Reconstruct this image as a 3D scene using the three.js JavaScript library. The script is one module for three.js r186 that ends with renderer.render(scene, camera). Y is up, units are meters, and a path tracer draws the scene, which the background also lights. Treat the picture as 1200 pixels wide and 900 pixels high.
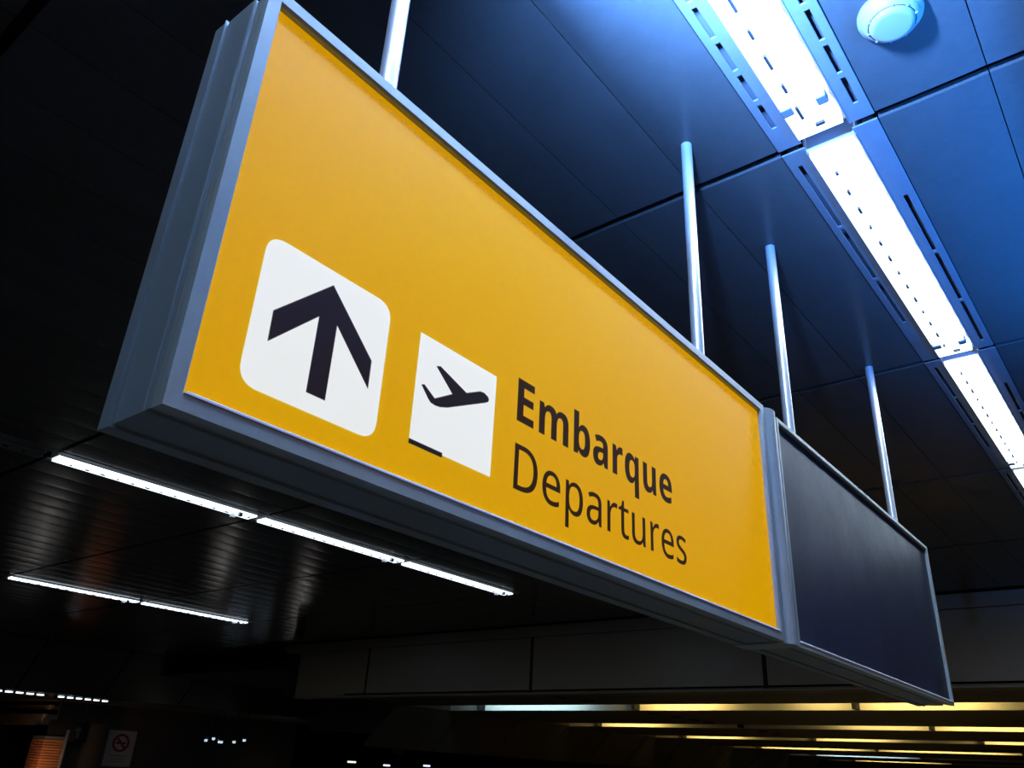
import * as THREE from 'three';
import { RoundedBoxGeometry } from 'three/addons/geometries/RoundedBoxGeometry.js';
import { mergeGeometries } from 'three/addons/utils/BufferGeometryUtils.js';
import { FontLoader } from 'three/addons/loaders/FontLoader.js';
import { RectAreaLightUniformsLib } from 'three/addons/lights/RectAreaLightUniformsLib.js';

// ---------------------------------------------------------------- camera, exposure, large lights
const scene = new THREE.Scene();
scene.background = new THREE.Color(0x000000);
const camera = new THREE.PerspectiveCamera(51.1256, 1200 / 900, 0.05, 200);
camera.position.set(0, 1.6, 0);
// world axes seen from the camera (rows), found from the photograph's vanishing points
camera.quaternion.setFromRotationMatrix(new THREE.Matrix4().set(
  0.7815647, 0.23564658, 0.57760481, 0,
  0.05039054, 0.89903599, -0.4349656, 0,
  -0.62178567, 0.36905958, 0.69078044, 0,
  0, 0, 0, 1));
scene.add(camera);
const renderer = new THREE.WebGLRenderer({ antialias: true });
renderer.toneMapping = THREE.LinearToneMapping;
renderer.toneMappingExposure = 1.0;
renderer.shadowMap.enabled = true;
RectAreaLightUniformsLib.init();

const LAMP_POWER = 26;                                   // louvre lamps of the row beside the sign
const FAR_LAMP_POWER = 7;
const LAMP_COLOUR = new THREE.Color().setRGB(0.66, 0.82, 1.0);
const BLUE = new THREE.Color().setRGB(0.01, 0.21, 1.0); // blue uplights
const PALE_BLUE = new THREE.Color().setRGB(0.11, 0.33, 1.0);
const UPLIGHT_POWER = 220;
const COVE_POWER = 20;
const WARM = new THREE.Color().setRGB(1.0, 0.72, 0.22);
const COOL = new THREE.Color().setRGB(0.55, 0.85, 1.0);

// ---------------------------------------------------------------- helpers
// The place was measured in units of 1.2 m from the lens (x right, y up, z towards the viewer).
const S = 1.2, EYE = 1.6;
const P = (x, y, z) => new THREE.Vector3(x * S, EYE + y * S, z * S);
let seed = 7;
const rnd = () => { seed = (seed * 1664525 + 1013904223) >>> 0; return seed / 4294967296; };
const used = {};
function numbered(name) {
  if (!(name in used)) { used[name] = 0; return name; }
  used[name]++;
  return `${name}_${String(used[name]).padStart(3, '0')}`;
}
function shade(o) { o.traverse((c) => { if (c.isMesh) { c.castShadow = true; c.receiveShadow = true; } }); return o; }
// a thing: a Group at its base; parts are given in world metres and moved into its axes
function thing(name, label, category, base, group) {
  const o = new THREE.Group(); o.name = numbered(name); o.position.copy(base); scene.add(o);
  o.userData = { label, category }; if (group) o.userData.group = group;
  return o;
}
function structure(name, base) {
  const o = new THREE.Group(); o.name = name; o.position.copy(base || new THREE.Vector3()); o.userData.kind = 'structure'; scene.add(o);
  return o;
}
function originOf(o) { const v = new THREE.Vector3(); while (o && o !== scene) { v.add(o.position); o = o.parent; } return v; }
function part(parent, name, geometry, material, extra) {
  const g = Array.isArray(geometry) ? mergeGeometries(geometry.map((q) => (q.index ? q.toNonIndexed() : q))) : geometry;
  const o = originOf(parent);
  g.translate(-o.x, -o.y, -o.z);
  const m = new THREE.Mesh(g, material); m.name = name; m.castShadow = m.receiveShadow = true;
  if (extra) Object.assign(m.userData, extra);
  parent.add(m);
  return m;
}
function metreUV(g) {
  const p = g.attributes.position, n = g.attributes.normal, uv = new Float32Array(p.count * 2);
  for (let i = 0; i < p.count; i++) {
    const ax = Math.abs(n.getX(i)), ay = Math.abs(n.getY(i)), az = Math.abs(n.getZ(i));
    const a = ax > ay && ax > az ? [p.getZ(i), p.getY(i)] : ay > az ? [p.getZ(i), p.getX(i)] : [p.getX(i), p.getY(i)];
    uv[2 * i] = a[0]; uv[2 * i + 1] = a[1];
  }
  g.setAttribute('uv', new THREE.BufferAttribute(uv, 2));
  return g;
}
// a box between two corners given in units, in world metres; bevel in metres
function box(x0, x1, y0, y1, z0, z1, bevel = 0) {
  const a = P(Math.min(x0, x1), Math.min(y0, y1), Math.min(z0, z1)), b = P(Math.max(x0, x1), Math.max(y0, y1), Math.max(z0, z1));
  const d = b.clone().sub(a), m = a.clone().add(b).multiplyScalar(0.5);
  let g = bevel ? new RoundedBoxGeometry(d.x, d.y, d.z, 1, Math.min(bevel, 0.45 * Math.min(d.x, d.y, d.z))) : new THREE.BoxGeometry(d.x, d.y, d.z);
  if (g.index) g = g.toNonIndexed();
  g.translate(m.x, m.y, m.z);
  return metreUV(g);
}
function fromTriangles(list) {
  const pos = new Float32Array(list.length * 3);
  list.forEach((v, i) => pos.set([v.x, v.y, v.z], 3 * i));
  const g = new THREE.BufferGeometry();
  g.setAttribute('position', new THREE.BufferAttribute(pos, 3));
  g.computeVertexNormals();
  return metreUV(g);
}
const quad = (out, a, b, c, d) => out.push(a, b, c, a, c, d);
// the four mitred rails of a rectangular frame in the plane of z and y; profile: closed [inset, x] pairs
function frameRails(z0, z1, y0, y1, profile) {
  const at = { bottom: (d, x, e) => P(x, y0 + d, e ? z1 - d : z0 + d), top: (d, x, e) => P(x, y1 - d, e ? z0 + d : z1 - d), far: (d, x, e) => P(x, e ? y0 + d : y1 - d, z0 + d), near: (d, x, e) => P(x, e ? y1 - d : y0 + d, z1 - d) };
  const out = {};
  for (const [side, f] of Object.entries(at)) {
    const t = [];
    for (let i = 0; i < profile.length; i++) {
      const [d0, x0] = profile[i], [d1, x1] = profile[(i + 1) % profile.length];
      quad(t, f(d0, x0, 0), f(d1, x1, 0), f(d1, x1, 1), f(d0, x0, 1));
    }
    for (const e of [0, 1]) for (let i = 1; i + 1 < profile.length; i++) { const v = [0, i, i + 1].map((k) => f(...profile[k], e)); t.push(...(e ? v : v.reverse())); }
    out[side] = fromTriangles(t);
  }
  return out;
}
// a box-like shell swept from front to back through rings [x, inset] of the rectangle; closed at both ends
function ringBody(z0, z1, y0, y1, rings) {
  const t = [], ring = ([x, d]) => [P(x, y0 + d, z1 - d), P(x, y1 - d, z1 - d), P(x, y1 - d, z0 + d), P(x, y0 + d, z0 + d)];
  const r = rings.map(ring);
  for (let i = 0; i + 1 < r.length; i++) for (let k = 0; k < 4; k++) quad(t, r[i][k], r[i + 1][k], r[i + 1][(k + 1) % 4], r[i][(k + 1) % 4]);
  quad(t, r[0][0], r[0][1], r[0][2], r[0][3]);
  const l = r[r.length - 1]; quad(t, l[3], l[2], l[1], l[0]);
  return fromTriangles(t);
}
function cylinder(x, z, r, y0, y1, n = 24) {
  const g = new THREE.CylinderGeometry(r * S, r * S, (y1 - y0) * S, n, 1).toNonIndexed(), p = P(x, (y0 + y1) / 2, z);
  g.translate(p.x, p.y, p.z); return g;
}

// ---------------------------------------------------------------- textures and materials
function noiseTexture(w, h, f, srgb) {
  const data = new Uint8Array(w * h * 4);
  for (let y = 0; y < h; y++) for (let x = 0; x < w; x++) { const c = f(x, y); data.set([c[0], c[1], c[2], 255], 4 * (y * w + x)); }
  const t = new THREE.DataTexture(data, w, h); t.wrapS = t.wrapT = THREE.RepeatWrapping; t.magFilter = THREE.LinearFilter; t.minFilter = THREE.LinearFilter;
  if (srgb) t.colorSpace = THREE.SRGBColorSpace; t.needsUpdate = true; return t;
}
function valueNoise(n, cells) {                           // tiling value noise, n x n in 0..1
  const g = Array.from({ length: cells * cells }, rnd), out = new Float32Array(n * n);
  for (let y = 0; y < n; y++) for (let x = 0; x < n; x++) {
    const fx = x / n * cells, fy = y / n * cells, ix = Math.floor(fx), iy = Math.floor(fy);
    let u = fx - ix, v = fy - iy; u = u * u * (3 - 2 * u); v = v * v * (3 - 2 * v);
    const q = (a, b) => g[(b % cells) * cells + (a % cells)];
    out[y * n + x] = (q(ix, iy) * (1 - u) + q(ix + 1, iy) * u) * (1 - v) + (q(ix, iy + 1) * (1 - u) + q(ix + 1, iy + 1) * u) * v;
  }
  return out;
}
const N = 256, n1 = valueNoise(N, 6), n2 = valueNoise(N, 30), n3 = valueNoise(N, 110);
const mottled = noiseTexture(N, N, (x, y) => { const i = y * N + x, v = 205 + 50 * (0.3 * n1[i] + 0.4 * n2[i] + 0.3 * n3[i]); return [v, v, v]; });
const rougher = noiseTexture(N, N, (x, y) => { const i = y * N + x, v = 175 + 80 * (0.5 * n1[i] + 0.3 * n2[i] + 0.2 * n3[i]); return [v, v, v]; });
const stone = noiseTexture(N, N, (x, y) => { const i = y * N + x, v = 90 + 130 * (0.2 * n1[i] + 0.3 * n2[i] + 0.5 * n3[i]); return [v, v * 0.97, v * 0.92]; }, true);
const lin = (r, g, b) => new THREE.Color().setRGB(r, g, b);
const std = (c, roughness, metalness = 0, more = {}) => new THREE.MeshStandardMaterial({ color: c, roughness, metalness, ...more });
const M = {
  plank: [0, 1, 2, 3].map((k) => new THREE.MeshPhysicalMaterial({ color: lin(0.058 + 0.003 * k, 0.056 + 0.003 * k, 0.054 + 0.003 * k), roughness: 0.17 + 0.008 * k, specularIntensity: 0.35, map: mottled })),
  dark: std(lin(0.008, 0.008, 0.009), 0.9),
  flange: std(lin(0.13, 0.13, 0.14), 0.5, 0, { map: mottled }),
  housing: std(lin(0.45, 0.45, 0.46), 0.5),
  aluminium: std(lin(0.31, 0.35, 0.325), 0.45, 0.2, { map: mottled, roughnessMap: rougher }),
  casing: std(lin(0.17, 0.20, 0.195), 0.5, 0.15, { map: mottled, roughnessMap: rougher }),
  bead: std(lin(0.85, 0.85, 0.84), 0.4),
  duct: std(lin(0.07, 0.07, 0.08), 0.7),
  pole: std(lin(0.62, 0.63, 0.65), 0.4, 0.5, { roughnessMap: rougher }),
  blank: new THREE.MeshPhysicalMaterial({ color: lin(0.019, 0.023, 0.043), roughness: 0.5, specularIntensity: 0.3, map: mottled, roughnessMap: rougher }),
  detector: std(lin(0.19, 0.18, 0.175), 0.55),
  grey: std(lin(0.12, 0.12, 0.12), 0.6),
  fascia: [0, 1, 2].map((k) => std(lin(0.075 + 0.006 * k, 0.065 + 0.006 * k, 0.052 + 0.006 * k), 0.5, 0, { map: mottled, roughnessMap: rougher })),
  bulkhead: [0, 1, 2].map((k) => std(lin(0.24 + 0.012 * k, 0.19 + 0.01 * k, 0.13 + 0.01 * k), 0.5, 0, { map: mottled, roughnessMap: rougher })),
  wall: std(lin(0.11, 0.085, 0.07), 0.8, 0, { map: mottled }),
  soffit: std(lin(0.15, 0.11, 0.075), 0.45, 0, { map: mottled }),
  coveFace: std(lin(0.75, 0.72, 0.64), 0.7, 0),
  floor: std(lin(0.42, 0.40, 0.37), 0.35, 0, { map: stone }),
  brick: [0, 1, 2].map((k) => std(lin(0.42 + 0.05 * k, 0.15 + 0.015 * k, 0.06), 0.8)),
  tan: std(lin(0.5, 0.34, 0.24), 0.8, 0, { map: mottled }),
};
const glow = (c, k) => new THREE.MeshStandardMaterial({ color: lin(0.8, 0.8, 0.8), roughness: 0.6, emissive: c, emissiveIntensity: k });
M.lampGlow = glow(lin(0.75, 0.9, 1.0), 2.6);
M.farGlow = glow(lin(0.8, 0.92, 1.0), 2.2);

// ---------------------------------------------------------------- setting: floor, walls, ceiling
const H = 2.3, PITCH = 0.3755, ROW = -0.624;             // ceiling height, plank pitch, axis of the lamp row beside the sign
const JOINTS = []; for (let k = -3; k <= 7; k++) JOINTS.push(-2.575 - 2.165 * k);   // dark joints across the planks
const WEST = -34, EAST = 8, NORTH = -46, SOUTH = 4.2, LOW = 1.21, FLOOR = -EYE / S;
{
  const f = structure('floor'); part(f, 'floor_slab', box(WEST, EAST, FLOOR - 0.2, FLOOR, NORTH, SOUTH), M.floor);
  const wl = structure('wall_left'); part(wl, 'wall_slab', box(WEST - 0.2, WEST, FLOOR - 0.2, H + 0.4, NORTH, SOUTH), M.wall);
  const wr = structure('wall_right'); part(wr, 'wall_slab', box(EAST, EAST + 0.2, FLOOR - 0.2, H + 0.4, NORTH, SOUTH), M.wall);
  const wb = structure('wall_back'); part(wb, 'wall_slab', box(WEST, EAST, FLOOR - 0.2, H + 0.4, NORTH - 0.2, NORTH), M.wall);
  const wf = structure('wall_front'); part(wf, 'wall_slab', box(WEST, EAST, FLOOR - 0.2, H + 0.4, SOUTH, SOUTH + 0.2), M.wall);
}
const isLamp = (k, zc) => { const j = Math.round((-2.575 + 2.165 / 2 - zc) / 2.165); return (k === 0 && j >= -1 && j <= 3) || (k === -17 && (j === 0 || j === 2)) || (k === 18 && j >= 0 && j <= 3) || (k === 35 && j >= 1 && j <= 3); };
{
  const c = structure('ceiling');
  part(c, 'ceiling_slab', box(WEST, EAST, H + 0.14, H + 0.34, NORTH, SOUTH), M.dark);
  // one plank profile: slightly cambered face with rolled edges, swept from joint to joint
  const w = PITCH - 0.004, L = 2.165 - 0.044, prof = [];
  for (let i = 0; i <= 8; i++) { const u = i / 8 * 2 - 1; prof.push([u * w / 2, 0.0012 * u * u * u * u + 0.0014 * u * u]); }
  prof.unshift([-w / 2 - 0.0005, 0.03]); prof.push([w / 2 + 0.0005, 0.03]);
  const t = [];
  for (let i = 0; i + 1 < prof.length; i++) {
    const [a, b] = [prof[i], prof[i + 1]], v = (q, e) => new THREE.Vector3(q[0] * S, q[1] * S, e * L / 2 * S);
    quad(t, v(a, -1), v(b, -1), v(b, 1), v(a, 1));
  }
  for (const e of [-1, 1]) for (let i = 1; i + 1 < prof.length; i++) { const v = [0, i, i + 1].map((k) => new THREE.Vector3(prof[k][0] * S, prof[k][1] * S, e * L / 2 * S)); t.push(...(e < 0 ? v.reverse() : v)); }
  const plankShape = fromTriangles(t); plankShape.computeVertexNormals();
  const rest = [];
  for (let j = 0; j + 1 < JOINTS.length; j++) {
    const zc = (JOINTS[j] + JOINTS[j + 1]) / 2;
    for (let k = -22; k <= 54; k++) {
      const x = ROW - k * PITCH;
      if (isLamp(k, zc) || (zc < -11.6 && (k < 41 || k > 54)) || x > EAST - 0.2) continue;
      const p = P(x, H, zc), near = k >= -3 && k <= 53 && j >= 1 && j <= 6 && (k < 44 || j > 3);
      if (near && rest.count !== 0 && (k <= 46)) {
        const m = new THREE.Mesh(plankShape, M.plank[Math.floor(rnd() * 4)]); m.name = 'plank'; m.position.copy(p);
        m.rotation.z = (rnd() - 0.5) * 0.004; m.castShadow = m.receiveShadow = true; c.add(m);
      } else { const g = plankShape.clone(); g.translate(p.x, p.y, p.z); rest.push(g); }
    }
  }
  part(c, 'distant_planks', rest, M.plank[1], { kind: 'stuff' });
}

// sloping fascia at the left end of the high ceiling, in panels
{
  const f = structure('trim_1');
  const x0 = -21.25, x1 = -22.35, n = [0.02, -0.02];
  for (let k = 0; k < 8; k++) {
    const za = -2.2 - 2.165 * k + 0.02, zb = za - 2.125, t = [];
    const a = P(x0, H, za), b = P(x0, H, zb), c = P(x1, LOW, zb), d = P(x1, LOW, za), off = new THREE.Vector3(-0.04, 0.04, 0);
    quad(t, a, b, c, d);
    const [e, g, h, i] = [a, b, c, d].map((v) => v.clone().add(off)); quad(t, i, h, g, e); quad(t, a, e, g, b); quad(t, b, g, h, c); quad(t, c, h, i, d); quad(t, d, i, e, a);
    part(f, 'fascia_panel', fromTriangles(t), M.fascia[k % 3]);
  }
  const w = structure('wall_end'); part(w, 'wall_slab', box(-22.4, -15.6, LOW - 0.35, H + 0.14, -17.9, -17.7), M.fascia[0]);
  part(f, 'backing', box(-22.9, x1 - 0.02, LOW, H + 0.14, -20, SOUTH), M.dark);
  // lower ceiling beyond the fascia
  const c = structure('ceiling_002'); part(c, 'ceiling_slab', box(WEST, -22.44, LOW, LOW + 0.1, -20, SOUTH), M.bulkhead[0]);
}
// bulkhead across the hall: a box with a face of separate panels
{
  const b = structure('wall_bulkhead');
  const y0 = LOW + 0.015, z = -11.5;
  part(b, 'backing', box(-15.6, EAST, y0 + 0.02, H + 0.14, z - 0.35, z - 0.04), M.dark);
  const cuts = [-15.25, -13.0, -8.84, -4.7, -0.55, 3.6, EAST];
  for (let i = 0; i + 1 < cuts.length; i++) part(b, 'face_panel', box(cuts[i] + 0.035, cuts[i + 1] - 0.035, y0, H - 0.17, z - 0.04, z, 0.01), M.bulkhead[i % 3]);
  part(b, 'top_rail', box(-15.75, EAST, H - 0.165, H + 0.02, z - 0.04, z + 0.015, 0.01), M.bulkhead[1]);
  part(b, 'bottom_rail', box(-15.25, EAST, y0 - 0.03, y0 - 0.004, z - 0.3, z + 0.02, 0.01), M.bulkhead[0]);
}
// low ceiling of the far hall: plank soffits with lit coves between them
const SLOT = 1.2;                                        // width of the slots
const COVES = [-14.7, -19.5, -24.25, -29.9, -35.3, -40.1];
{
  const c = structure('ceiling_001'), XL = -13.6;
  let z = -11.5; const edges = [];
  for (const cv of COVES) { edges.push([z, cv + SLOT]); z = cv - 0.04; }
  edges.push([z, NORTH]);
  edges.forEach(([a, b]) => {
    const g = [], n = Math.max(2, Math.round((a - b) / 0.36)), w = (a - b) / n;
    for (let i = 0; i < n; i++) g.push(box(XL, EAST, LOW, LOW + 0.03, a - i * w - 0.012, a - (i + 1) * w + 0.012, 0.012));
    part(c, 'soffit_planks', g, M.soffit, { kind: 'stuff' });
    part(c, 'soffit_backing', box(XL, EAST, LOW + 0.03, LOW + 0.06, a, b), M.dark);
  });
  COVES.forEach((cv, i) => {
    part(c, 'cove_face', box(XL, EAST, LOW + 0.001, LOW + 0.62, cv - 0.04, cv), M.coveFace);
    part(c, 'cove_roof', box(XL, EAST, LOW + 0.6, LOW + 0.64, cv, cv + SLOT + 0.04), M.soffit);
    part(c, 'cove_back', box(XL, EAST, LOW + 0.06, LOW + 0.62, cv + SLOT, cv + SLOT + 0.04), M.soffit);
    part(c, 'cove_end', box(XL - 0.04, XL, LOW + 0.0, LOW + 0.62, cv - 0.04, cv + SLOT + 0.04), M.soffit);
    for (const x of [-12.58, -8.62, -4.46, -0.3, 3.9]) part(c, 'cove_divider', box(x - 0.035, x + 0.035, LOW + 0.005, LOW + 0.6, cv, cv + 0.2), M.dark);
  });
  part(c, 'ceiling_slab', box(-23, EAST, LOW + 0.66, LOW + 0.86, NORTH, -11.9), M.dark);
  // sloping fascia along the left edge of the low ceiling
  const f = structure('trim_2');
  for (let k = 0; k < 12; k++) {
    const za = -13 - 2.165 * k - 0.03, zb = za - 2.1, t = [];
    const a = P(XL - 0.04, LOW, za), b = P(XL - 0.04, LOW, zb), d1 = P(XL - 0.9, LOW - 0.86, zb), d0 = P(XL - 0.9, LOW - 0.86, za), off = new THREE.Vector3(-0.05, 0.05, 0);
    quad(t, a, b, d1, d0);
    const [e, g, h, i] = [a, b, d1, d0].map((v) => v.clone().add(off)); quad(t, i, h, g, e); quad(t, a, e, g, b); quad(t, b, g, h, d1); quad(t, d1, h, i, d0); quad(t, d0, i, e, a);
    part(f, 'fascia_panel', fromTriangles(t), M.fascia[k % 3]);
  }
}
// tubes hidden in the coves: thing per tube, with its own light
function coveTube(x, i, len, colour, power, label) {
  const z = COVES[i] + 0.5, y = LOW + 0.3;
  const t = thing('cove_lamp', label, 'lamp', P(x, y - 0.05, z), 'tube lamps hidden in the ceiling coves');
  const g = new THREE.CylinderGeometry(0.018, 0.018, len * S, 12).toNonIndexed(); g.rotateZ(Math.PI / 2); const p = P(x + len / 2, y, z); g.translate(p.x, p.y, p.z);
  part(t, 'tube', g, glow(colour, 2));
  part(t, 'tray', box(x - 0.03, x + len + 0.03, y - 0.06, y - 0.03, z - 0.04, z + 0.04, 0.005), M.housing);
  part(t, 'bracket', box(x - 0.02, x, y - 0.05, LOW + 0.6, z - 0.02, z + 0.02), M.housing); part(t, 'bracket', box(x + len, x + len + 0.02, y - 0.05, LOW + 0.6, z - 0.02, z + 0.02), M.housing);
  const l = new THREE.RectAreaLight(colour, power, len * S, 0.12);
  l.position.copy(P(x + len / 2, y, z - 0.05)).sub(t.position); l.lookAt(l.position.clone().add(new THREE.Vector3(0, 0, 1)));
  l.rotation.set(-0.15, 0, 0); t.add(l);                // faces the cove's far wall
}
{
  const where = ['nearest', 'second', 'third', 'fourth', 'fifth', 'sixth'];
  const say = (i, what) => `${what}, hidden in the ${where[i]} far slot`;
  coveTube(-12.5, 0, 2.6, COOL, COVE_POWER, say(0, 'cool white cove tube at the left end'));
  coveTube(-8.4, 0, 1.5, WARM, COVE_POWER * 1.6, say(0, 'warm yellow cove tube below the words on the sign'));
  coveTube(-5.4, 0, 0.8, WARM, COVE_POWER, say(0, 'short warm yellow cove tube under the blank sign'));
  coveTube(-4.3, 0, 1.7, WARM, COVE_POWER * 1.6, say(0, 'warm yellow cove tube under the blank sign tip'));
  coveTube(-12.4, 1, 1.6, WARM, COVE_POWER * 1.5, say(1, 'warm yellow cove tube at the left end'));
  coveTube(-6.2, 1, 1.6, WARM, COVE_POWER, say(1, 'warm yellow cove tube in the middle'));
  coveTube(-4.3, 1, 1.8, WARM, COVE_POWER * 1.6, say(1, 'warm yellow cove tube at the right end'));
  coveTube(-12.4, 2, 1.6, WARM, COVE_POWER * 1.5, say(2, 'warm yellow cove tube at the left end'));
  coveTube(-8.5, 2, 1.8, WARM, COVE_POWER * 1.5, say(2, 'warm yellow cove tube in the middle'));
  coveTube(-4.4, 2, 1.8, WARM, COVE_POWER * 1.5, say(2, 'warm yellow cove tube at the right end'));
  coveTube(-12.4, 3, 3.2, WARM, COVE_POWER * 1.4, say(3, 'warm yellow cove tube at the left end'));
  coveTube(-8.3, 3, 3.4, WARM, COVE_POWER * 1.4, say(3, 'warm yellow cove tube at the right end'));
  coveTube(-12.4, 4, 3.2, COOL, COVE_POWER, say(4, 'cool white cove tube'));
  coveTube(-12.4, 5, 3.2, WARM, COVE_POWER, say(5, 'warm yellow cove tube'));
}

// ---------------------------------------------------------------- louvre lamps
const LAMP_LEN = 2.07;
// made round (0, 0) = the lamp's axis at ceiling level, far end towards -z; short: pitch of the slots in its flanges
function makeLamp(label, slotPitch, slotLength, lit, group, holders) {
  const t = thing('ceiling_lamp', label, 'lamp', P(ROW, H, 0), group), L = LAMP_LEN / 2, w = 0.093;
  // housing: trough above the opening
  part(t, 'housing', [box(ROW - w - 0.012, ROW - w - 0.004, H + 0.002, H + 0.1, -L, L), box(ROW + w + 0.004, ROW + w + 0.012, H + 0.002, H + 0.1, -L, L), box(ROW - w - 0.012, ROW + w + 0.012, H + 0.1, H + 0.108, -L, L), box(ROW - w, ROW + w, H + 0.002, H + 0.1, -L, -L + 0.008), box(ROW - w, ROW + w, H + 0.002, H + 0.1, L - 0.008, L)], M.housing);
  // flanges: plates with slots cut through, a dark duct behind them
  for (const s of [-1, 1]) {
    const sh = new THREE.Shape(), a = 0.094, b = 0.184, Lf = L + 0.03;
    sh.moveTo(a * S, -Lf * S); sh.lineTo(b * S, -Lf * S); sh.lineTo(b * S, Lf * S); sh.lineTo(a * S, Lf * S); sh.closePath();
    for (let z = -L + 0.06; z + slotLength < L - 0.02; z += slotPitch) {
      const h = new THREE.Path(); h.moveTo(0.136 * S, z * S); h.lineTo(0.136 * S, (z + slotLength) * S); h.lineTo(0.157 * S, (z + slotLength) * S); h.lineTo(0.157 * S, z * S); h.closePath();
      sh.holes.push(h);
    }
    const g = new THREE.ExtrudeGeometry(sh, { depth: 0.006, bevelEnabled: true, bevelThickness: 0.002, bevelSize: 0.002, bevelSegments: 1 }).toNonIndexed();
    g.rotateX(Math.PI / 2); if (s < 0) g.rotateY(Math.PI);
    const p = P(ROW, H, 0); g.translate(p.x, p.y + 0.006, p.z); metreUV(g);
    const fl = part(t, 'slotted_flange', g, M.flange);
    part(fl, 'duct', box(ROW + s * 0.125, ROW + s * 0.168, H + 0.03, H + 0.05, -L, L), M.duct);
    part(fl, 'upstand', box(ROW + s * 0.094, ROW + s * 0.0975, H - 0.008, H + 0.01, -L, L), M.flange);
  }
  // glowing louvre: straight on one side, scalloped by the cross blades on the other
  const sh = new THREE.Shape(), e = 0.088, nS = 14, Ld = L - 0.012;
  sh.moveTo(-e * S, -Ld * S);
  for (let i = 0; i < nS; i++) {
    const z0 = -Ld + 2 * Ld * i / nS, z1 = -Ld + 2 * Ld * (i + 1) / nS;
    if (!i) sh.lineTo((e - 0.006) * S, z0 * S);
    sh.quadraticCurveTo((e + 0.01) * S, (z0 + z1) / 2 * S, (e - 0.006) * S, z1 * S);
  }
  sh.lineTo(-e * S, Ld * S); sh.closePath();
  const g = new THREE.ExtrudeGeometry(sh, { depth: 0.03, bevelEnabled: false, curveSegments: 6 }).toNonIndexed();
  g.rotateX(Math.PI / 2); const p = P(ROW, H, 0); g.translate(p.x, p.y + 0.004, p.z); metreUV(g);
  part(t, 'louvre_diffuser', g, lit ? M.lampGlow : M.grey);
  // dark clips along the spine
  for (let i = 0; i < nS - 1; i++) {
    const z = Ld - 2 * Ld * (i + 1.0) / nS, len = slotPitch < 0.3 ? (i % 2 ? 0.045 : 0.07) : 0.018 + 0.012 * (i % 3);
    part(t, 'spine_clip', box(ROW - 0.036, ROW - 0.026, H - 0.033, H - 0.018, z - len / 2, z + len / 2), M.dark);
  }
  if (holders) {
    part(t, 'lamp_holder', box(ROW - 0.082, ROW - 0.036, H - 0.06, H, -L + 0.19, -L + 0.235, 0.008), M.flange);
    part(t, 'lamp_holder', box(ROW + 0.045, ROW + 0.084, H - 0.06, H, -L + 0.18, -L + 0.225, 0.008), M.flange);
    part(t, 'latch', box(ROW - 0.005, ROW + 0.03, H - 0.033, H, -L + 0.055, -L + 0.07, 0.003), M.dark);
  }
  if (lit) {
    const l = new THREE.RectAreaLight(LAMP_COLOUR, LAMP_POWER, 0.17 * S, (LAMP_LEN - 0.04) * S);
    l.rotation.x = -Math.PI / 2; l.position.y = -0.030; t.add(l);
  }
  return t;
}
const lampZ = (j) => -2.575 - 2.165 * j + 2.165 / 2;       // middle of module j (0 holds z -0.41 .. -2.575)
const G1 = 'lit louvre lamps in the ceiling row beside the sign', G2 = 'far lit lamps in the ceiling seen under the sign';
function placeAt(o, k, j) { o.position.copy(P(ROW - k * PITCH, H, lampZ(j))); return o; }
function copyLamp(src, k, j, label, group, power, colour) {
  const c = src.clone(); c.name = numbered('ceiling_lamp'); scene.add(c); placeAt(c, k, j); c.userData = { ...src.userData, label };
  if (group) c.userData.group = group; else delete c.userData.group;
  if (power) c.traverse((q) => { if (q.isRectAreaLight) { q.intensity = power; if (colour) q.color.copy(colour); } });
  return c;
}
const lampA = placeAt(makeLamp('largest, nearest lit louvre lamp between short-slotted flanges, cut by the photo\'s top edge', 0.1755, 0.148, true, G1, true), 0, 0);
const lampB = placeAt(makeLamp('second nearest lit louvre lamp of the right row, between two dark ceiling joints', 0.515, 0.493, true, G1, true), 0, 1);
copyLamp(lampB, 0, 2, 'third lit louvre lamp of the right row, cut by the photo\'s right edge', G1);
copyLamp(lampB, 0, 3, 'fourth lit louvre lamp of the right row, only its tip at the right edge', G1);
copyLamp(lampB, 0, -1, 'lit louvre lamp directly above the viewer, out of the photo', null, LAMP_POWER);
copyLamp(lampB, -17, 0, 'nearer lit lamp of the unseen row right of the photo', null, FAR_LAMP_POWER * 9, new THREE.Color().setRGB(1, 0.74, 0.5));
copyLamp(lampB, -17, 2, 'farther lit lamp of the unseen row right of the photo', null, FAR_LAMP_POWER * 9, new THREE.Color().setRGB(1, 0.74, 0.5));
copyLamp(lampB, 18, 1, 'longest white light strip under the sign\'s near bottom corner, left of two others in line', G2, FAR_LAMP_POWER);
copyLamp(lampB, 18, 2, 'middle white light strip of the three in line under the sign', G2, FAR_LAMP_POWER);
copyLamp(lampB, 18, 3, 'rightmost white light strip of the three in line, ending behind the sign\'s underside', G2, FAR_LAMP_POWER);
copyLamp(lampB, 35, 2, 'left one of the two thin white light strips in the lower left', G2, FAR_LAMP_POWER);
copyLamp(lampB, 35, 3, 'right one of the two thin white light strips in the lower left', G2, FAR_LAMP_POWER);
const offLamp = makeLamp('unlit ceiling lamp at the left edge, in line with the long white light strip', 0.515, 0.493, false, null, false);
placeAt(offLamp, 18, 0);
copyLamp(offLamp, 35, 1, 'unlit ceiling lamp left of the two thin white light strips, at the left edge');
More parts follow.
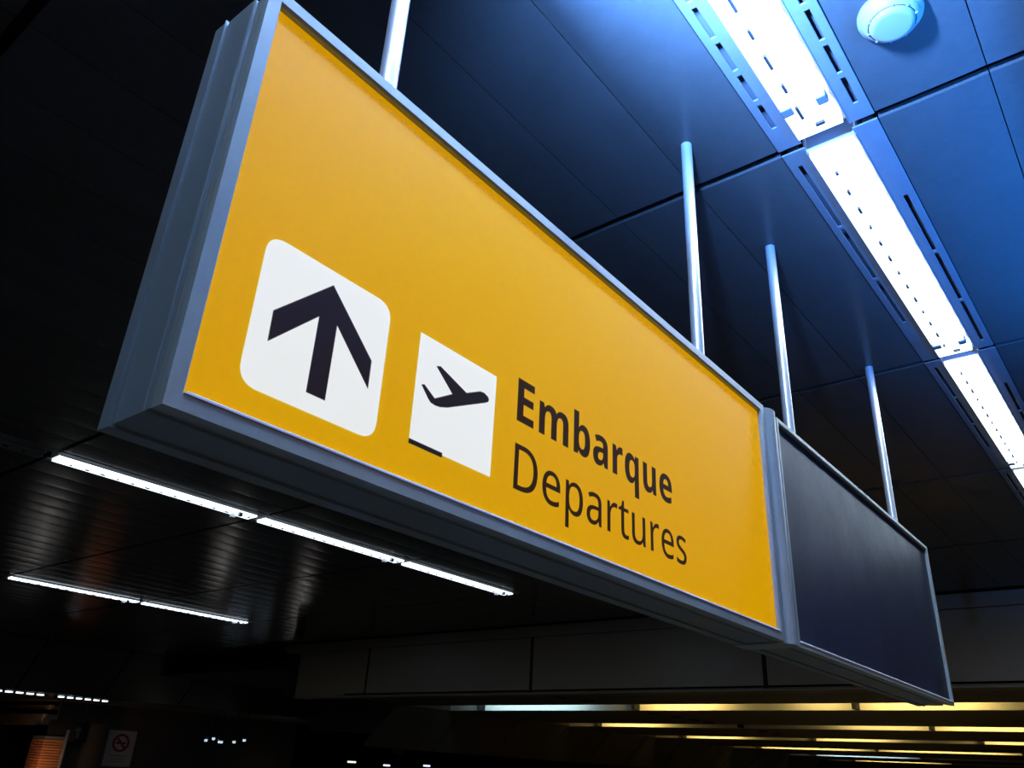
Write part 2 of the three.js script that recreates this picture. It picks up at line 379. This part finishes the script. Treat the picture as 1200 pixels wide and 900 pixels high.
// the two lamps whose louvre breaks up into dashes, in the low ceiling at the far left
{
  const t0 = (za, zb, label) => {
    const x = -23.15, t = thing('louvre_lamp', label, 'lamp', P(x, LOW, (za + zb) / 2), 'far left lamps broken into dashes by their louvres');
    part(t, 'housing', box(x - 0.1, x + 0.1, LOW - 0.02, LOW - 0.002, zb, za, 0.004), M.grey);
    const n = 6, w = (za - zb) / n;
    for (let i = 0; i < n; i++) part(t, 'light_cell', box(x - 0.085, x + 0.085, LOW - 0.05, LOW - 0.02, za - i * w - 0.03, za - (i + 1) * w + 0.05, 0.004), M.farGlow);
    for (let i = 0; i <= n; i++) part(t, 'blade', box(x - 0.09, x + 0.09, LOW - 0.062, LOW - 0.02, za - i * w - 0.02, za - i * w + 0.02), M.dark);
    const l = new THREE.RectAreaLight(LAMP_COLOUR, 3, 0.18 * S, (za - zb) * S); l.rotation.x = -Math.PI / 2; l.position.y = -0.08; t.add(l);
  };
  t0(-8.2, -9.72, 'thin dashed light strip at the photo\'s left edge, the left one of two in line');
  t0(-10.0, -11.4, 'thin dashed light strip at lower left, the right one of two in line');
}

// ---------------------------------------------------------------- the two hanging signs
const X = -1, YB = 0.4235, YT = 1.2565;
const font = async (n) => new FontLoader().loadAsync(`fonts/droid/${n}.typeface.json`);
const [bold, regular] = [await font('droid_sans_bold'), await font('droid_sans_regular')];
const PW = 2.1175, PH = 0.776;                            // yellow panel, units
function signPrint() {
  const W = 2048, h = Math.round(W * PH / PW), c = document.createElement('canvas'); c.width = W; c.height = h;
  const x = c.getContext('2d'), k = W / PW, U = (u) => u * k, V = (v) => h - v * k;
  x.fillStyle = '#dc9e00'; x.fillRect(0, 0, W, h);
  const poly = (pts, fill) => { x.fillStyle = fill; x.beginPath(); pts.forEach(([u, v], i) => (i ? x.lineTo(U(u), V(v)) : x.moveTo(U(u), V(v)))); x.closePath(); x.fill(); };
  const white = '#f3f1e6', ink = '#211a1c', ink2 = '#2c1809';
  // arrow field with round corners
  { const [a, b, l, t, r] = [0.078, 0.3565, 0.0575, 0.331, 0.037];
    x.fillStyle = white; x.beginPath(); x.moveTo(U(a + r), V(l)); x.lineTo(U(b - r), V(l)); x.quadraticCurveTo(U(b), V(l), U(b), V(l + r)); x.lineTo(U(b), V(t - r)); x.quadraticCurveTo(U(b), V(t), U(b - r), V(t)); x.lineTo(U(a + r), V(t)); x.quadraticCurveTo(U(a), V(t), U(a), V(t - r)); x.lineTo(U(a), V(l + r)); x.quadraticCurveTo(U(a), V(l), U(a + r), V(l)); x.closePath(); x.fill(); }
  poly([[0.2195, 0.304], [0.1145, 0.2], [0.1155, 0.1445], [0.2015, 0.2325], [0.202, 0.0905], [0.241, 0.0905], [0.2405, 0.2335], [0.3265, 0.1465], [0.326, 0.2015]], ink);
  // take-off field
  poly([[0.436, 0.3135], [0.668, 0.3135], [0.667, 0.0868], [0.436, 0.0868]], white);
  poly([[0.436, 0.0918], [0.525, 0.0918], [0.525, 0.0825], [0.436, 0.0825]], ink);
  poly([[0.6475, 0.2495], [0.6465, 0.254], [0.642, 0.2573], [0.632, 0.2605], [0.6195, 0.2592], [0.5783, 0.2392], [0.4984, 0.2652], [0.4871, 0.2607], [0.538, 0.2205], [0.491, 0.1925], [0.4602, 0.2102], [0.4526, 0.2069], [0.474, 0.185], [0.4812, 0.1802], [0.494, 0.1788], [0.5073, 0.1808], [0.5275, 0.1874], [0.637, 0.2405], [0.645, 0.2452]], ink);
  const text = (f, s, u0, u1, base, cap, capOf) => {
    const shapes = f.generateShapes(s, 1), b = new THREE.Box2(), capB = new THREE.Box2();
    const ptsOf = (q) => q.getPoints(10);
    shapes.forEach((q) => ptsOf(q).forEach((v) => b.expandByPoint(v)));
    f.generateShapes(capOf, 1).forEach((q) => ptsOf(q).forEach((v) => capB.expandByPoint(v)));
    const kx = (u1 - u0) / (b.max.x - b.min.x), ky = cap / capB.max.y;
    x.fillStyle = ink2; x.beginPath();
    for (const q of shapes) for (const path of [q, ...q.holes]) ptsOf(path).forEach((v, i) => { const a = U(u0 + (v.x - b.min.x) * kx), d = V(base + v.y * ky); i ? x.lineTo(a, d) : x.moveTo(a, d); });
    x.fill('evenodd');
  };
  text(bold, 'Embarque', 0.742, 1.4385, 0.2405, 0.1022, 'E');
  text(regular, 'Departures', 0.7415, 1.5095, 0.0862, 0.1018, 'D');
  const t = new THREE.CanvasTexture(c); t.colorSpace = THREE.SRGBColorSpace; t.magFilter = THREE.LinearFilter; return t;
}
const railProfile = (w, face, deep) => [[0, face], [w - 0.004, face], [w, face - 0.006], [w, face - deep], [0.004, face - deep - 0.012], [0, face - 0.014]];
const bodyRings = [[X - 0.0255, 0.003], [X - 0.034, 0.006], [X - 0.0525, 0.0065], [X - 0.0532, 0.003], [X - 0.0565, 0.0015], [X - 0.139, 0.002], [X - 0.1395, 0.006], [X - 0.1425, 0.006], [X - 0.143, -0.0025], [X - 0.1465, -0.0025], [X - 0.147, 0.0], [X - 0.181, 0.0], [X - 0.1825, 0.0015]];
function poles(t, list) {
  for (const z of list) {
    const p = part(t, 'hanger_pole', cylinder(X - 0.09, z, 0.0215, YT - 0.004, H + 0.005, 32), M.pole);
    part(p, 'foot_collar', cylinder(X - 0.09, z, 0.03, YT - 0.002, YT + 0.006, 32), M.casing);
  }
}
{
  const z1 = -0.464, z0 = -2.637, t = thing('hanging_sign', 'lit yellow hanging sign with arrow, aeroplane and dark lettering', 'sign', P(X - 0.09, YB, (z0 + z1) / 2));
  const body = part(t, 'casing', ringBody(z0, z1, YB, YT, bodyRings), M.casing);
  const rails = frameRails(z0, z1, YB, YT, railProfile(0.0285, X, 0.026));
  for (const g of Object.values(rails)) part(t, 'front_rail', g, M.aluminium);
  part(body, 'back_rim', ringBody(z0 - 0.0005, z1 + 0.0005, YB - 0.0005, YT + 0.0005, [[X - 0.146, 0.0], [X - 0.181, 0.0]]), M.casing);
  part(t, 'glazing_bead', frameRails(z0 + 0.026, z1 - 0.026, YB + 0.026, YT - 0.026, [[0, X + 0.0018], [0.0035, X + 0.0018], [0.0055, X - 0.001], [0.0055, X - 0.014], [0, X - 0.014]]).bottom, M.bead, { label: 'thin white bead along the lower edge of the yellow face' });
  // printed acrylic face
  const g = new THREE.BoxGeometry((PW + 0.006) * S, (PH + 0.006) * S, 0.006); g.rotateY(Math.PI / 2);
  const uv = g.attributes.uv, pos = g.attributes.position;
  for (let i = 0; i < uv.count; i++) uv.setXY(i, (-pos.getZ(i) / S + PW / 2) / PW, (pos.getY(i) / S + PH / 2) / PH);
  const c = P(X - 0.016, 0.446 + PH / 2, -0.4925 - PW / 2); g.translate(c.x, c.y, c.z);
  const print = signPrint();
  part(t, 'lit_face_panel', g, new THREE.MeshPhysicalMaterial({ map: print, color: lin(0.28, 0.28, 0.28), roughness: 0.4, specularIntensity: 0.05, emissive: 0xffffff, emissiveMap: print, emissiveIntensity: 0.81 }), { label: 'backlit yellow acrylic face with black and white print' });
  poles(t, [-0.815, -2.31]);
  { const l = new THREE.RectAreaLight(lin(1, 0.5, 0.02), 0.35, PW * S, PH * S); l.position.copy(P(X + 0.004, 0.446 + PH / 2, -0.4925 - PW / 2)).sub(t.position); l.rotation.y = Math.PI / 2 + Math.PI; t.add(l); }
}
{
  const z1 = -2.758, z0 = -4.902, t = thing('blank_sign', 'unlit blank dark sign box behind the yellow one', 'sign', P(X - 0.09, YB, (z0 + z1) / 2));
  const body = part(t, 'casing', ringBody(z0, z1, YB, YT, bodyRings), M.casing);
  for (const g of Object.values(frameRails(z0, z1, YB, YT, railProfile(0.0185, X, 0.026)))) part(t, 'front_rail', g, M.aluminium);
  part(body, 'back_rim', ringBody(z0 - 0.0005, z1 + 0.0005, YB - 0.0005, YT + 0.0005, [[X - 0.146, 0.0], [X - 0.181, 0.0]]), M.casing);
  part(t, 'face_panel', box(X - 0.02, X - 0.014, YB + 0.016, YT - 0.016, z0 + 0.016, z1 - 0.016), M.blank, { label: 'plain dark blue-grey face' });
  part(t, 'glazing_bead', frameRails(z0 + 0.016, z1 - 0.016, YB + 0.016, YT - 0.016, [[0, X + 0.0018], [0.0035, X + 0.0018], [0.0055, X - 0.001], [0.0055, X - 0.014], [0, X - 0.014]]).bottom, M.bead, { label: 'thin pale bead along the lower edge of the dark face' });
  // rounded end post between the two signs
  const sh = new THREE.Shape(), zc = (-2.652 - 2.754) / 2, r = 0.051;
  sh.moveTo(-0.181 * S, -r * S); sh.lineTo(-0.035 * S, -r * S);
  for (let i = 0; i <= 20; i++) { const a = -Math.PI / 2 + Math.PI * i / 20; sh.lineTo((-0.035 + 0.047 * Math.cos(a)) * S, r * Math.sin(a) * S); }
  sh.lineTo(-0.181 * S, r * S); sh.closePath();
  const g = new THREE.ExtrudeGeometry(sh, { depth: (YT - YB + 0.006) * S, bevelEnabled: true, bevelSize: 0.001, bevelThickness: 0.001, bevelSegments: 1 }).toNonIndexed();
  g.rotateX(-Math.PI / 2); const p = P(X, YB - 0.003, zc); g.translate(p.x, p.y, p.z); metreUV(g);
  part(t, 'end_post', g, M.aluminium, { label: 'rounded aluminium post beside the yellow sign' });
  poles(t, [-3.15, -4.64]);
}

// ---------------------------------------------------------------- smoke detector
{
  const x = -0.266, z = -2.14, t = thing('smoke_detector', 'round white smoke detector on the ceiling by the top edge', 'detector', P(x, H, z));
  const lathe = (pts) => { const g = new THREE.LatheGeometry(pts.map(([r, y]) => new THREE.Vector2(Math.max(r, 1e-4) * S, y * S)), 48).toNonIndexed(); g.computeVertexNormals(); const p = P(x, H, z); g.translate(p.x, p.y, p.z); return g; };
  const smooth = (pts) => { const g = new THREE.LatheGeometry(pts.map(([r, y]) => new THREE.Vector2(Math.max(r, 1e-4) * S, y * S)), 48); const p = P(x, H, z); g.translate(p.x, p.y, p.z); return g; };
  part(t, 'base', smooth([[0.0, 0.01], [0.094, 0.01], [0.1, 0.004], [0.101, -0.01], [0.098, -0.02], [0.088, -0.03]].reverse()), M.detector);
  part(t, 'body', smooth([[0.0, -0.064], [0.052, -0.064], [0.062, -0.061], [0.068, -0.053], [0.07, -0.048]]), M.detector);
  part(t, 'air_slot', smooth([[0.064, -0.05], [0.064, -0.038], [0.08, -0.036]]), M.dark);
  part(t, 'collar', smooth([[0.073, -0.048], [0.082, -0.042], [0.089, -0.03], [0.088, -0.024]]), M.detector);
  const vanes = []; for (let i = 0; i < 10; i++) { const a = i / 10 * Math.PI * 2, g = new THREE.BoxGeometry(0.014 * S, 0.012 * S, 0.004 * S).toNonIndexed(); g.translate(0.071 * S, 0, 0); g.rotateY(a); const p = P(x, H - 0.045, z); g.translate(p.x, p.y, p.z); vanes.push(g); }
  part(t, 'vane', vanes, M.detector);
}

// ---------------------------------------------------------------- blue uplights outside the frame, whose wash lies on the ceiling
function uplight(x, y, z, len, power, colour, label) {
  const t = thing('blue_uplight', label, 'lamp', P(x, y - 0.05, z));
  part(t, 'trough', [box(x - 0.06, x + 0.06, y - 0.05, y - 0.035, z - len / 2, z + len / 2), box(x - 0.06, x - 0.05, y - 0.035, y + 0.09, z - len / 2, z + len / 2), box(x + 0.05, x + 0.06, y - 0.035, y + 0.02, z - len / 2, z + len / 2)], M.grey);
  part(t, 'light_strip', box(x - 0.045, x + 0.045, y - 0.03, y - 0.01, z - len / 2 + 0.01, z + len / 2 - 0.01), glow(colour, 1.5));
  for (const e of [-1, 1]) part(t, 'cable', cylinder(x, z + e * (len / 2 - 0.04), 0.004, y - 0.03, H - 0.002, 8), M.grey);
  const l = new THREE.RectAreaLight(colour, power, 0.09 * S, (len - 0.02) * S); l.rotation.x = Math.PI / 2; l.position.y = 0.05 * S; t.add(l);
}
uplight(-0.6, 1.74, -0.75, 0.56, UPLIGHT_POWER * 62, PALE_BLUE, 'short blue uplight hanging near the nearest ceiling lamp');
// a hooded slot light right of the row: throws its blue between two lips onto the ceiling along the lamps
{
  const x = 0.52, y = 1.6, z = -3.0, len = 3.4, t = thing('blue_slot_light', 'long hooded blue light hanging right of the lamp row, out of the photo', 'lamp', P(x, y - 0.06, z));
  const a = z - len / 2, b = z + len / 2;
  part(t, 'back', box(x + 0.03, x + 0.045, y - 0.06, y + 0.2, a, b), M.grey);
  part(t, 'floor_plate', box(x - 0.14, x + 0.03, y - 0.06, y - 0.045, a, b), M.grey);
  part(t, 'lower_lip', box(x - 0.14, x - 0.128, y - 0.045, y + 0.055, a, b), M.grey);
  part(t, 'hood', box(x - 0.15, x + 0.03, y + 0.185, y + 0.2, a, b), M.grey);
  const tilt = new THREE.Vector3(-1, 0.9, 0).normalize();
  part(t, 'light_strip', box(x - 0.005, x + 0.015, y - 0.03, y + 0.03, a + 0.02, b - 0.02, 0.004), glow(BLUE, 1.5));
  for (const e of [a + 0.1, b - 0.1]) part(t, 'cable', cylinder(x + 0.037, e, 0.004, y + 0.19, H - 0.002, 8), M.grey);
  const l = new THREE.RectAreaLight(BLUE, UPLIGHT_POWER * 1.5, (len - 0.06) * S, 0.055 * S);
  l.position.copy(P(x - 0.03, y + 0.005, z)).sub(t.position);
  // local z is the back of the light, local x runs along the lamp row
  const zAxis = tilt.clone().negate(), xAxis = new THREE.Vector3(0, 0, 1), yAxis = zAxis.clone().cross(xAxis);
  l.quaternion.setFromRotationMatrix(new THREE.Matrix4().makeBasis(xAxis, yAxis, zAxis));
  t.add(l);
}

// ---------------------------------------------------------------- small things in the far dark
{
  const along = (px, py, dist) => {                       // a place in the hall by direction from the viewer and distance
    const v = new THREE.Vector3((px - 600) / 940.79, -(py - 450) / 940.79, -1).applyQuaternion(camera.quaternion).normalize().multiplyScalar(dist); return v;   // in units
  };
  // dark side wall with a prohibition poster
  const w = structure('wall_side'); part(w, 'wall_slab', box(-26.4, -26, FLOOR, LOW + 0.05, -20, -11.6), M.wall);
  const pl = thing('brick_pillar', 'orange brick pillar at the bottom left corner', 'pillar', P(-25.8, FLOOR, -11.3));
  const brick = [[], [], []];
  for (let r = 0; r < 22; r++) for (let k = 0; k < 4; k++) {
    const o = r % 2 ? 0.12 : 0, x0 = Math.max(-26.2, -26.2 + k * 0.29 - o), x1 = Math.min(-25.42, -26.2 + (k + 1) * 0.29 - o - 0.014);
    if (x1 - x0 > 0.02) brick[Math.floor(rnd() * 3)].push(box(x0, x1, FLOOR + r * 0.069, FLOOR + r * 0.069 + 0.052, -11.55, -11.0 + rnd() * 0.01));
  }
  brick.forEach((b, i) => part(pl, 'brickwork', b, M.brick[i], { kind: 'stuff' }));
  part(pl, 'mortar_core', box(-26.18, -25.45, FLOOR, FLOOR + 1.51, -11.54, -11.02), M.wall);
  part(pl, 'capital', box(-26.2, -25.42, FLOOR + 1.515, FLOOR + 1.6, -11.55, -11.0, 0.01), M.grey);
  const po = thing('post', 'thin pale post right of the brick pillar', 'post', P(-25.2, FLOOR, -11.5));
  part(po, 'shaft', cylinder(-25.2, -11.5, 0.05, FLOOR + 0.03, 0.45, 12), M.grey); part(po, 'foot', cylinder(-25.2, -11.5, 0.1, FLOOR, FLOOR + 0.03, 16), M.grey);
  // arrow sign above the pillar
  const at = along(79, 857, 28), as = thing('arrow_sign', 'dark sign with a faint arrow above the brick pillar', 'sign', P(at.x, at.y - 0.26, at.z));
  part(as, 'board', box(at.x - 0.03, at.x + 0.03, at.y - 0.26, at.y + 0.26, at.z - 0.6, at.z + 0.55, 0.01), M.dark);
  const ar = new THREE.Shape(); [[0, 0.16], [0.12, 0.03], [0.04, 0.03], [0.04, -0.16], [-0.04, -0.16], [-0.04, 0.03], [-0.12, 0.03]].forEach(([u, v], i) => (i ? ar.lineTo(u * S, v * S) : ar.moveTo(u * S, v * S)));
  const ag = new THREE.ExtrudeGeometry(ar, { depth: 0.01, bevelEnabled: false }).toNonIndexed(); ag.rotateY(Math.PI / 2); const ap = P(at.x + 0.03, at.y, at.z - 0.3); ag.translate(ap.x, ap.y, ap.z);
  part(as, 'arrow', ag, M.grey);
  part(as, 'hanger', [box(at.x - 0.01, at.x + 0.01, at.y + 0.25, LOW, at.z - 0.4, at.z - 0.38), box(at.x - 0.01, at.x + 0.01, at.y + 0.25, LOW, at.z + 0.38, at.z + 0.4)], M.grey);
  // prohibition poster
  const c = document.createElement('canvas'); c.width = 256; c.height = 300; const x = c.getContext('2d');
  x.fillStyle = '#b9aeb0'; x.fillRect(0, 0, 256, 300); x.strokeStyle = '#7a2a30'; x.lineWidth = 20; x.beginPath(); x.arc(128, 105, 66, 0, Math.PI * 2); x.stroke();
  x.fillStyle = '#2c2426'; x.fillRect(84, 98, 88, 16); x.beginPath(); x.moveTo(82, 58); x.lineTo(174, 152); x.stroke();
  x.fillStyle = '#8a7f84'; x.fillRect(50, 205, 156, 12); x.fillRect(64, 232, 128, 9); x.fillRect(64, 254, 128, 9);
  const pt = new THREE.CanvasTexture(c); pt.colorSpace = THREE.SRGBColorSpace;
  const dir = along(140, 877, 1), q = dir.multiplyScalar(-25.99 / dir.x);
  const ps = thing('poster', 'pale no-smoking poster on the dark wall at bottom left', 'poster', P(q.x, q.y - 0.5, q.z));
  const pg = new THREE.BoxGeometry(0.9 * S, 1.0 * S, 0.012); pg.rotateY(Math.PI / 2); const pp = P(q.x + 0.006, q.y, q.z); pg.translate(pp.x, pp.y, pp.z);
  part(ps, 'sheet', pg, std(lin(1, 1, 1), 0.7, 0, { map: pt }));
  part(ps, 'frame', Object.values(frameRails(q.z - 0.47, q.z + 0.47, q.y - 0.52, q.y + 0.52, [[0, q.x + 0.02], [0.03, q.x + 0.02], [0.03, q.x], [0, q.x]])), M.grey);
  // tan beam at the left edge
  const bm = structure('trim_3'); part(bm, 'beam', box(WEST, -26.42, 0.56, 0.85, -11.6, -11.2, 0.01), M.tan);
  part(bm, 'beam_upper', box(WEST, -26.42, 0.98, 1.1, -11.6, -11.3, 0.01), M.tan);
  // small lamps
  const small = (px, py, d, len, dir, colour, label) => {
    const v = along(px, py, d), t = thing('small_lamp', label, 'lamp', P(v.x, dir === 'x' ? FLOOR : v.y, v.z), 'tiny lit lamps far off in the dark');
    const dx = dir === 'x' ? len / 2 : 0.04, dz = dir === 'z' ? len / 2 : 0.04;
    part(t, 'lamp_tube', box(v.x - dx, v.x + dx, v.y, v.y + 0.06, v.z - dz, v.z + dz, 0.01), glow(colour, 1.4));
    part(t, 'cap', box(v.x - dx - 0.01, v.x + dx + 0.01, v.y + 0.06, v.y + 0.1, v.z - dz - 0.01, v.z + dz + 0.01, 0.01), M.grey);
    if (dir === 'x') { part(t, 'stem', cylinder(v.x, v.z, 0.015, FLOOR, v.y, 8), M.dark); part(t, 'foot', cylinder(v.x, v.z, 0.1, FLOOR, FLOOR + 0.02, 16), M.dark); }
    else part(t, 'stem', box(v.x - 0.008, v.x + 0.008, v.y + 0.1, LOW + 0.657, v.z - 0.008, v.z + 0.008), M.dark);
    const l = new THREE.PointLight(colour, 0.04, 0, 2); l.position.set(0, dir === 'x' ? (v.y - FLOOR) * S - 0.03 : -0.03, 0); t.add(l);
  };
  small(44, 875.5, 31, 0.75, 'x', lin(0.7, 0.85, 1), 'tiny white tube lamp left of the brick pillar');
  small(412, 894, 34, 0.4, 'x', lin(1, 0.95, 0.7), 'brightest tiny lamp at the bottom edge, left of two bluish ones');
  small(453, 898, 34, 0.3, 'x', lin(0.7, 0.8, 1), 'left tiny bluish lamp at the bottom edge');
  small(500, 898.5, 34, 0.3, 'x', lin(0.7, 0.8, 1), 'right tiny bluish lamp at the bottom edge');
  const spots = [[241, 869, 'first'], [250, 867, 'second'], [258, 871, 'third and brightest'], [274, 871, 'fourth'], [286, 869, 'fifth']];
  for (const [px, py, n] of spots) small(px, py, 27, n[0] === 't' ? 0.12 : 0.06, 'z', lin(0.4, 0.5, 0.62), `${n} pale dot of light from the left, right of the poster`);
  // grey cards hanging in the dark
  [[467, 877, 0.36], [492, 876, 0.22], [519, 877, 0.24], [542, 879, 0.3]].forEach(([px, py, s], i) => {
    const v = along(px, py, 30), t = thing('hanging_card', `${['first and largest', 'second', 'third', 'fourth'][i]} grey hanging card from the left, under the bulkhead`, 'card', P(v.x, v.y - s / 2, v.z));
    const g = new RoundedBoxGeometry(s * S, s * S, 0.02, 1, 0.008); g.rotateY(0.5); g.rotateZ(0.2 * (i - 1.5)); const p = P(v.x, v.y, v.z); g.translate(p.x, p.y, p.z);
    part(t, 'card', g, M.flange);
    part(t, 'wire', box(v.x - 0.006, v.x + 0.006, v.y + s / 2 - 0.03, v.z < -11.9 && v.x > -13.5 ? LOW : H, v.z - 0.006, v.z + 0.006), M.dark);
  });
  // small dark downlights between the far coves
  const ord = ['nearest', 'second', 'third', 'fourth', 'fifth', 'sixth', 'seventh', 'farthest'];
  const dots = [[-8.64, -12.09], [-8.52, -12.75], [-8.6, -15.3], [-8.55, -16.1], [-8.55, -16.9], [-8.55, -17.6], [-8.5, -20.4], [-8.5, -21.3]];
  dots.forEach(([x0, z0], i) => {
    const t = thing('dark_downlight', `${ord[i]} small dark square downlight in the brown far ceiling`, 'lamp', P(x0, LOW - 0.03, z0), 'unlit square downlights in a line across the far ceiling');
    part(t, 'frame', box(x0 - 0.075, x0 + 0.075, LOW - 0.02, LOW, z0 - 0.1, z0 + 0.1, 0.004), M.dark);
    part(t, 'lens', box(x0 - 0.05, x0 + 0.05, LOW - 0.03, LOW - 0.02, z0 - 0.07, z0 + 0.07, 0.004), M.grey);
  });
  // warm wall lamp beyond the left edge, lights brick pillar and beam
  { const x0 = -24.6, y0 = -0.7, z0 = -10.4, t = thing('warm_lamp', 'warm globe lamp on a short stand before the brick pillar', 'lamp', P(x0, FLOOR, z0));
    part(t, 'lamp_globe', new THREE.SphereGeometry(0.11, 20, 12).translate(...P(x0, y0, z0).toArray()), glow(lin(1, 0.62, 0.32), 0.6)); part(t, 'stand', cylinder(x0, z0, 0.02, FLOOR + 0.02, y0 - 0.08, 12), M.grey); part(t, 'foot', cylinder(x0, z0, 0.12, FLOOR, FLOOR + 0.02, 24), M.grey);
    const l = new THREE.SpotLight(lin(1, 0.6, 0.32), 2.6, 0, 0.75, 0.6, 2); l.shadow.radius = 4; l.position.set(-0.14, (y0 - FLOOR) * S + 0.05, -0.14); l.target.position.set(-1.5, (y0 - FLOOR) * S + 0.8, -1.3); t.add(l.target); t.add(l); }
  // low lit counters below the frame: their light mirrors in the ceiling planks as striped patches
  [[-24.6, -9.0, 1.2, 'low lit counter at far left, mirrored in the ceiling planks'], [-22.5, -13.5, 0.8, 'low lit counter straight under the two thin light strips'], [-25.2, -18.6, 0.8, 'farthest low lit counter in front of the dark side wall']].forEach(([x0, z0, s, label]) => {
    const t = thing('lit_counter', label, 'counter', P(x0, FLOOR, z0), 'low lit counters below the frame');
    const y0 = FLOOR + 0.06, y1 = FLOOR + 0.36;
    part(t, 'cabinet', box(x0 - 0.5, x0, FLOOR, y1, z0 - s / 2, z0 + s / 2, 0.01), M.grey);
    part(t, 'light_front', box(x0, x0 + 0.02, y0, y1 - 0.04, z0 - s / 2 + 0.05, z0 + s / 2 - 0.05), glow(lin(1, 0.95, 0.92), 0.55));
    part(t, 'worktop', box(x0 - 0.55, x0 + 0.05, y1, y1 + 0.03, z0 - s / 2 - 0.03, z0 + s / 2 + 0.03, 0.008), M.grey);
    const l = new THREE.PointLight(lin(1, 0.95, 0.92), 0.15, 0, 2); l.position.set(0.15, 0.4, 0); t.add(l);
  });
}
renderer.render(scene, camera);
